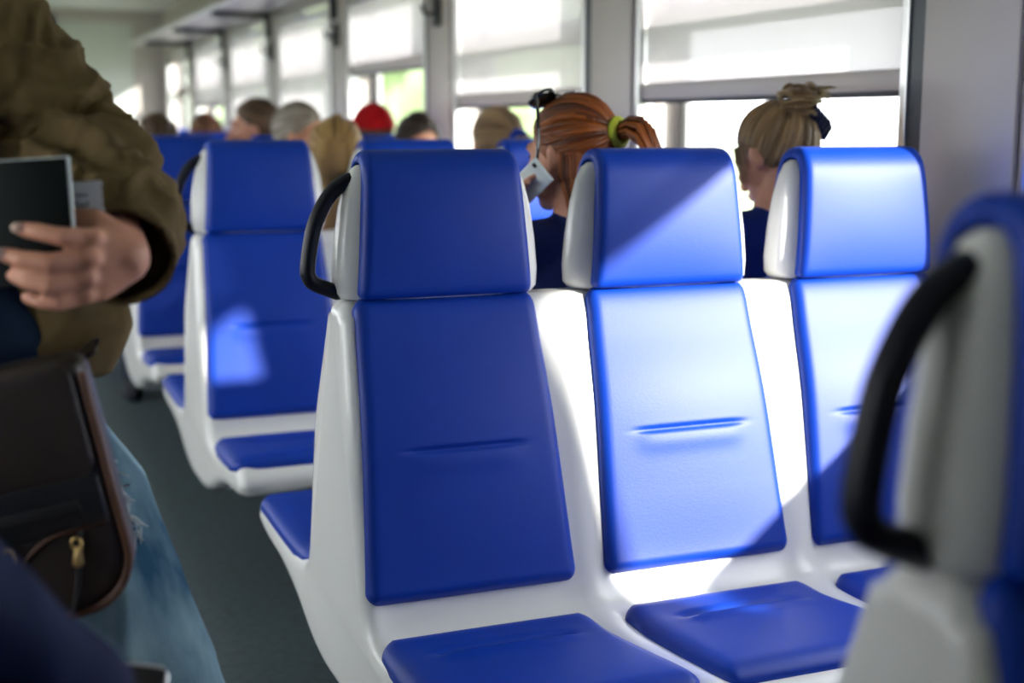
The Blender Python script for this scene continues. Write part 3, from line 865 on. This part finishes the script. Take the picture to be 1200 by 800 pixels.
m.tube([sh_r, el_r, (el_r + wr_r) / 2, wr_r], [.050, .043, .042, .031], 14)
# left hand: back of the hand to the viewer, fingers closed over the booklet
def pt(*p): return L_(*p)
m.tube([wr_l, pt(.142, 1.470, 1.128), pt(.124, 1.460, 1.124), pt(.112, 1.455, 1.122)], [(.030, .031), (.036, .021), (.040, .015), (.036, .0110)], 16, ref=(0, 0, 1))
for q_ in ((.122, 1.449, 1.155), (.118, 1.444, 1.134), (.114, 1.446, 1.112), (.112, 1.452, 1.094)): m.ell(pt(*q_), (.0115, .0095, .0095))
m.tube([pt(.128, 1.460, 1.153), pt(.090, 1.440, 1.157), pt(.068, 1.452, 1.162), pt(.055, 1.4625, 1.164)], [.0115, .0100, .0094, .0082], 12)
m.tube([pt(.124, 1.455, 1.133), pt(.078, 1.434, 1.1315), pt(.052, 1.446, 1.135), pt(.036, 1.460, 1.139)], [.0115, .0102, .0094, .0082], 12)
m.tube([pt(.120, 1.456, 1.112), pt(.076, 1.436, 1.108), pt(.056, 1.448, 1.112), pt(.044, 1.462, 1.117)], [.0110, .0098, .0090, .0078], 12)
m.tube([pt(.118, 1.460, 1.095), pt(.084, 1.445, 1.088), pt(.068, 1.453, 1.090), pt(.056, 1.463, 1.094)], [.0100, .0088, .0080, .0072], 12)
m.tube([pt(.148, 1.478, 1.150), pt(.128, 1.488, 1.168), pt(.104, 1.499, 1.172), pt(.076, 1.503, 1.176)], [.018, .0155, .0125, .0105], 12)
# right hand hanging at the strap
d = (L_(-.33, 1.50, .98) - wr_r).normalized()
m.tube([wr_r, wr_r + d * .05, wr_r + d * .085], [(.03, .03), (.02, .042), (.016, .042)], 12, ref=(1, 0, 0))
for q in range(4):
    b = wr_r + d * .08 + Vector((0, .03 - .02 * q, 0)); m.tube([b, b + d * .035, b + d * .05 + Vector((.03, 0, -.02))], [.011, .010, .009], 8)
m.tube([wr_r + d * .02, wr_r + d * .05 + Vector((.03, -.03, 0)), wr_r + d * .08 + Vector((.035, -.03, 0))], [.014, .012, .010], 8)
remesh('body', m, .0036, 2, SKIN, man)
eyes(Hm, Rm, man, 1.04)
hm = MB(); cap_hair(hm, Hm, Rm, rad=(.085, .105, .103)); strand_hair(hm, Hm, Rm, face_arc(.6), (0, -.8, -.5), 60, r=.0034, rnd=random.Random(3), jit=.1, rad=(.086, .106, .104))
mk('hair', hm, HR_DARK, man)
NAIL = pmat('fingernail', (.82, .60, .48), .35, .5)
for c, dx in (((.050, 1.4545, 1.166), 0), ((.032, 1.4520, 1.141), 0)):
    mk('fingernail', MB().ell(L_(*c), (.0065, .003, .0055), None, 10, 8), NAIL, man)

# olive jacket: torso, sleeves, cuff, hem
OLIVE = pmat('olive_canvas', (.130, .090, .040), .85, .15, var=.16, vscale=18, bump=.12, bscale=420)
m = MB()
m.tube([L_(-.075, 1.735, 1.060), L_(-.095, 1.75, 1.14), L_(-.15, 1.785, 1.30), L_(-.19, 1.82, 1.45), L_(-.19, 1.825, 1.53)],
       [(.135, .215), (.135, .205), (.140, .200), (.11, .205), (.075, .085)], 28, ref=(0, 1, 0), cap_round=False)
m.tube([sh_l + Vector((-.01, 0, .0)), L_(-.19, 1.825, 1.49), sh_r], [.074, .08, .07], 16)
CUFF = L_(.157, 1.516, 1.128); CDIR = (wr_l - el_l).normalized(); CDIR = (CDIR + Vector((-.25, 0, 0))).normalized()
m.tube([sh_l, sh_l.lerp(el_l, .5), el_l + Vector((-.006, 0, .006)), el_l + Vector((.008, -.05, -.028)), el_l.lerp(wr_l, .52) + Vector((.006, 0, -.004)), CUFF - CDIR * .03, CUFF, CUFF + CDIR * .03],
       [.086, .083, .080, .079, .073, .062, .056, .054], 22, cap_round=False)
m.tube([sh_r, sh_r.lerp(el_r, .5), el_r, el_r.lerp(wr_r, .6), wr_r + Vector((0, .02, .02))], [.078, .072, .066, .056, .05], 18)
# loose hem on his left side, hanging lower than the front
m.tube([L_(.050, 1.70, 1.20), L_(.098, 1.650, 1.08), L_(.108, 1.635, 1.030), L_(.100, 1.630, 1.000)], [(.05, .075), (.045, .080), (.038, .072), (.028, .062)], 18, ref=(0, 1, 0))
def jacket_folds(co, no):
    out = co.copy()
    segs = [(sh_l, el_l, 0.0), (el_l, wr_l, (el_l - sh_l).length)]
    for i in range(len(co)):
        p = Vector(co[i]); best = None
        for a_, b_, t0 in segs:
            ab = b_ - a_; t = max(0, min(1, (p - a_).dot(ab) / ab.length_squared)); q = p - (a_ + ab * t)
            if best is None or q.length < best[0]: best = (q.length, t0 + t * ab.length, q, ab.normalized())
        dist, t, q, ax = best
        u = Vector((1, 0, .3)) - ax * ax.x; u.normalize(); w_ = ax.cross(u)
        phi = math.atan2(q.dot(w_), q.dot(u))
        on = 1 / (1 + math.exp((dist - .10) / .012))
        nearel = math.exp(-((t - .36) / .13) ** 2)
        n1 = mnoise.noise(Vector((t * 16 + phi * .9, phi * .85, 3.1)))
        n2 = mnoise.noise(Vector((t * 30 - phi * 1.6, phi * 1.3, 9.4)))
        arm = (.018 + .014 * nearel) * (max(0, 1 - 2.4 * abs(n1)) - .35) + .010 * (max(0, 1 - 2.4 * abs(n2)) - .3)
        b1 = 1 - 2.2 * abs(mnoise.noise(Vector((p.x * 5.5 + p.z * 2.5, p.y * 4, p.z * 4.2 - p.x * 3))))
        b2 = 1 - 2.2 * abs(mnoise.noise(Vector((p.x * 12, p.y * 9, p.z * 10 + p.x * 8))))
        tor = .022 * (max(b1, 0) ** 2 - .3) + .006 * max(b2, 0) ** 2
        fade = min(1.0, max(.25, ((CUFF - p).dot(CDIR) + .01) / .05)) if (p - CUFF).length < .10 else 1.0
        out[i] = co[i] + no[i] * ((.85 * arm * on + .75 * tor * (1 - on)) * fade + .0010 * mnoise.noise(p * 60))
    return out
jk = remesh('jacket', m, .0052, 2, OLIVE, man, jacket_folds)
import bmesh
def cut_open(o, c, d, rad):
    """open the end of a sleeve so that the arm comes out of it"""
    bm = bmesh.new(); bm.from_mesh(o.data)
    g = [v for v in bm.verts if (v.co - c).dot(d) > 0 and (v.co - c).length < rad]
    bmesh.ops.delete(bm, geom=g, context='VERTS'); bm.to_mesh(o.data); bm.free()
    t = o.modifiers.new('thick', 'SOLIDIFY'); t.thickness = .004; t.offset = -1
cut_open(jk, CUFF + CDIR * .008, CDIR, .10)
cf = MB()
cf.tube([CUFF - CDIR * .020, CUFF + CDIR * .004], [.0605, .0585], 30, cap_round=False)
cf.f = cf.f[:-2]
co = mk('cuff_hem', cf, OLIVE, jk); sm = co.modifiers.new('t', 'SOLIDIFY'); sm.thickness = .004
pk = mk('pocket_flap', MB().box(-.055, .055, -.004, .004, -.05, .02), OLIVE, jk, bevel=.003)
pk.location = L_(-.060, 1.628, 1.285); pk.rotation_euler = (-.12, .12, .12)
mk('placket', MB().tube([L_(-.17, 1.69, 1.45), L_(-.14, 1.632, 1.25), L_(-.11, 1.592, 1.08)], (.003, .018), 10, ref=(0, 1, 0)), OLIVE, jk)

# jeans
def jeansmat():
    m = pmat('washed_denim', (.016, .065, .115), .85, .15, col2=(.33, .49, .53), vscale=9, bump=.15, bscale=500, stretch=(1, 1, .35))
    return m
DENIM = jeansmat()
DDENIM = pmat('dark_denim', (.012, .030, .06), .85, .15, var=.2, vscale=10, bump=.15, bscale=500)
m = MB()
m.tube([L_(-.09, 1.735, .86), L_(-.09, 1.735, .95), L_(-.09, 1.735, 1.00)], [(.125, .18), (.125, .185), (.115, .17)], 22, ref=(0, 1, 0))
m.tube([L_(.020, 1.73, .93), L_(.085, 1.69, .82), L_(.145, 1.65, .70), L_(.185, 1.625, .60), L_(.215, 1.615, .50), L_(.222, 1.645, .36), L_(.225, 1.675, .22), L_(.225, 1.675, .165)], [.105, .097, .088, .080, .075, .074, .078, .080], 20)
m.tube([L_(-.20, 1.74, .92), L_(-.24, 1.71, .72), L_(-.26, 1.68, .50), L_(-.26, 1.71, .34), L_(-.26, 1.74, .22), L_(-.26, 1.74, .165)], [.105, .093, .075, .072, .075, .078], 20)
remesh('jeans', m, .0075, 3, DENIM, man, wrinkle(.017, 7.5, (.35, -.2, -1), .32, .004))
m = MB()
m.tube([L_(-.07, 1.655, .97), L_(-.07, 1.645, 1.03), L_(-.07, 1.66, 1.08)], [(.06, .17), (.062, .175), (.06, .165)], 22, ref=(0, 1, 0))
remesh('denim_shirt_hem', m, .009, 2, DDENIM, man, wrinkle(.008, 11, (0, 0, 1), .6, .002))
rf = random.Random(4); m = MB()                       # frayed tear down the outer thigh
for i in range(110):
    t = rf.random(); base = L_(.108, 1.640, .96).lerp(L_(.166, 1.600, .79), t) + Vector((rf.uniform(-.006, .010), rf.uniform(-.012, .004), 0))
    dd = Vector((rf.uniform(-.002, .013), rf.uniform(-.012, .002), rf.uniform(-.022, .006)))
    m.tube([base, base + dd * .6, base + dd], [.0013, .0011, .0006], 5)
FR = pmat('frayed_thread', (.55, .60, .60), .9, .1)
fo = mk('frayed_threads', m, FR, man); tag(fo, kind='stuff')
for x, y in ((.225, 1.66), (-.26, 1.72)):
    c = L_(x, y, 0)
    mk('shoe', MB().rings([[(c.x + wx * math.cos(q), c.y - .05 + ly * math.sin(q) + sh, z + .1155) for q in [2 * PI * i / 20 for i in range(20)]] for z, wx, ly, sh in [(0, .044, .145, 0), (.025, .05, .15, 0), (.06, .047, .13, .01), (.10, .044, .075, .05)]]), RUBBER, man)

# booklet with ticket
bk = empty('booklet', (.062, 1.482, 1.170)); bk.rotation_euler = (-.10, -.06, -.38)
tag(bk, 'black booklet with pale page edges in the standing man\'s hand', 'booklet')
COVER = pmat('black_cover', (.003, .006, .0055), .6, .15, bump=.05, bscale=300)
PAPER = pmat('page_edges', (.60, .66, .66), .8, .2, var=.05, vscale=80, stretch=(1, 60, 1))
mk('front_cover', MB().box(-.050, .0455, -.0055, -.0042, -.066, .0630), COVER, bk, bevel=.0006)
mk('back_cover', MB().box(-.050, .0455, .0042, .0055, -.066, .063), COVER, bk, bevel=.0006)
mk('pages', MB().box(-.050, .047, -.0042, .0042, -.064, .0645), PAPER, bk, smooth=False)

tk = empty('ticket', (.112, 1.4905, 1.185)); tk.rotation_euler = (-.10, -.03, -.30)
tag(tk, 'white torn paper ticket printed with 13 poking out beside the booklet', 'ticket')
m = MB(); N = 14; v = []
rr = random.Random(8)
edge = [(.026 + rr.uniform(-.0015, .0015), -.026 + .052 * i / N) for i in range(N + 1)]
out = [(-.022, .024), (-.022, -.026)] + edge
out = [(x, z) for x, z in out]
v = [(x, 0, z) for x, z in out] + [(x, .0006, z) for x, z in out]; n = len(out)
m.add(v, [tuple(range(n)), tuple(range(2 * n - 1, n - 1, -1))] + [(i, (i + 1) % n, (i + 1) % n + n, i + n) for i in range(n)])
mk('paper', m, pmat('ticket_paper', (.86, .88, .92), .8, .2), tk, smooth=False)
INK = pmat('ticket_ink', (.06, .07, .10), .8, .1)
def text_mesh(name, body, size, parent, loc, rot, mat):
    c = bpy.data.curves.new(name, 'FONT'); c.body = body; c.size = size; c.extrude = .0001; c.align_x = 'CENTER'; c.align_y = 'CENTER'
    o = bpy.data.objects.new(name + '_t', c); COL.objects.link(o)
    dg = bpy.context.evaluated_depsgraph_get(); dg.update()
    me = bpy.data.meshes.new_from_object(o.evaluated_get(dg)); bpy.data.objects.remove(o)
    me.materials.clear(); me.materials.append(mat)
    n = bpy.data.objects.new(name, me); COL.objects.link(n); n.parent = parent; n.location = loc; n.rotation_euler = rot
    return n
text_mesh('printed_number', '13', .019, tk, (.004, -.0005, .006), (PI / 2, PI / 2, 0), INK)
m = MB()
for i in range(7): m.box(-.010 + .0025 * i, -.0088 + .0025 * i, -.0004, -.0001, -.022, -.012 + .002 * (i % 3))
mk('printed_lines', m, INK, tk, smooth=False)

# leather messenger bag
LEATHER = pmat('brown_leather', (.026, .019, .016), .42, .5, var=.3, vscale=12, bump=.15, bscale=160)
LEATHB = pmat('black_leather', (.010, .011, .013), .30, .6, var=.2, vscale=12, bump=.12, bscale=160)
PIPE = pmat('brown_piping', (.085, .036, .018), .45, .4, bump=.1, bscale=200)
BRASS = pmat('brass', (.60, .42, .16), .3, .5, metal=1.0)
bag = empty('shoulder_bag', (-.002, 1.512, .728)); bag.rotation_euler = (0, -.20, -.22)
tag(bag, 'dark brown leather shoulder bag hanging at the standing man\'s hip', 'bag')
def rrect(hw, z0, z1, r, y, n=8, top_r=.02):
    out = []
    for cx, cz, a0, rr in ((hw - r, z0 + r, -PI / 2, r), (hw - top_r, z1 - top_r, 0, top_r), (-hw + top_r, z1 - top_r, PI / 2, top_r), (-hw + r, z0 + r, PI, r)):
        for i in range(n + 1):
            a = a0 + PI / 2 * i / n; out.append((cx + rr * math.cos(a), y, cz + rr * math.sin(a)))
    return out
m = MB(); m.rings([rrect(.150, .012, .262, .055, -.030), rrect(.166, .002, .272, .060, -.026), rrect(.172, -.002, .276, .062, -.010), rrect(.172, -.002, .276, .062, .020), rrect(.160, .006, .266, .06, .034)])
bb = fix_normals(mk('bag_body', m, LEATHER, bag))
o_ = rrect(.170, 0, .272, .062, -.0275)[27:] + rrect(.170, 0, .272, .062, -.0275)[:10]      # round the bottom, up both sides
mk('piping', MB().tube(o_, .0048, 8, ref=(0, 1, 0)), PIPE, bag)
fl = fix_normals(mk('flap', MB().rings([rrect(.154, .152, .264, .02, -.0345), rrect(.160, .146, .270, .02, -.032), rrect(.160, .146, .270, .02, -.024)]), LEATHER, bag))
fp = fix_normals(mk('front_panel', MB().rings([rrect(.155, .095, .146, .008, -.0335, top_r=.008), rrect(.160, .090, .150, .008, -.031, top_r=.008), rrect(.160, .090, .150, .008, -.022, top_r=.008)]), LEATHB, bag))
mk('zip', MB().box(-.06, .135, -.0365, -.033, .110, .124), GASKET, fp, bevel=.002)
m = MB()
zp = [(.128, -.034, .088), (.120, -.036, .06), (.108, -.036, .025), (.100, -.035, .006)]
mk('pocket_zip', MB().tube(catmull(zp, 6), (.006, .003), 8, ref=(0, 1, 0)), GASKET, bag)
pl = MB().tube([(.122, -.041, .074), (.119, -.042, .060)], (.0035, .006), 10, ref=(0, 1, 0)); pl.tube([(.1225 + .005 * math.cos(q), -.043, .080 + .007 * math.sin(q)) for q in [2 * PI * i / 12 for i in range(12)]], .0016, 6, closed=True, ref=(0, 1, 0))
mk('zip_puller', pl, BRASS, bag)
mk('pocket_seam', MB().tube(catmull([(-.01, -.031, .02), (.045, -.0315, .055), (.09, -.0315, .088), (.155, -.031, .094)], 6), .0022, 6, ref=(0, 1, 0)), PIPE, bag)
mk('brass_loop', MB().tube([(.052 + .005 * math.cos(q), -.036, .078 + .012 * math.sin(q)) for q in [2 * PI * i / 14 for i in range(14)]], .0022, 8, closed=True, ref=(0, 1, 0)), BRASS, bag)
st = catmull([(-.168, .0, .26), (-.20, .03, .40), (-.235, .10, .60), (-.24, .20, .78), (-.22, .30, .84), (-.17, .40, .76), (-.10, .44, .50), (.06, .40, .34), (.140, .20, .27), (.166, .02, .262)], 5)
mk('strap', MB().tube(st, (.003, .018), 8, ref=(0, -1, .3)), LEATHB, bag)

# the man stands a little further off than first laid out: he and what he carries are sized up together
CAMP = Vector((0, 0, 1.27)); MAN_S = 1.10
for o in (man, bk, tk, bag):
    o.location = CAMP + (o.location - CAMP) * MAN_S
    o.scale = (MAN_S,) * 3
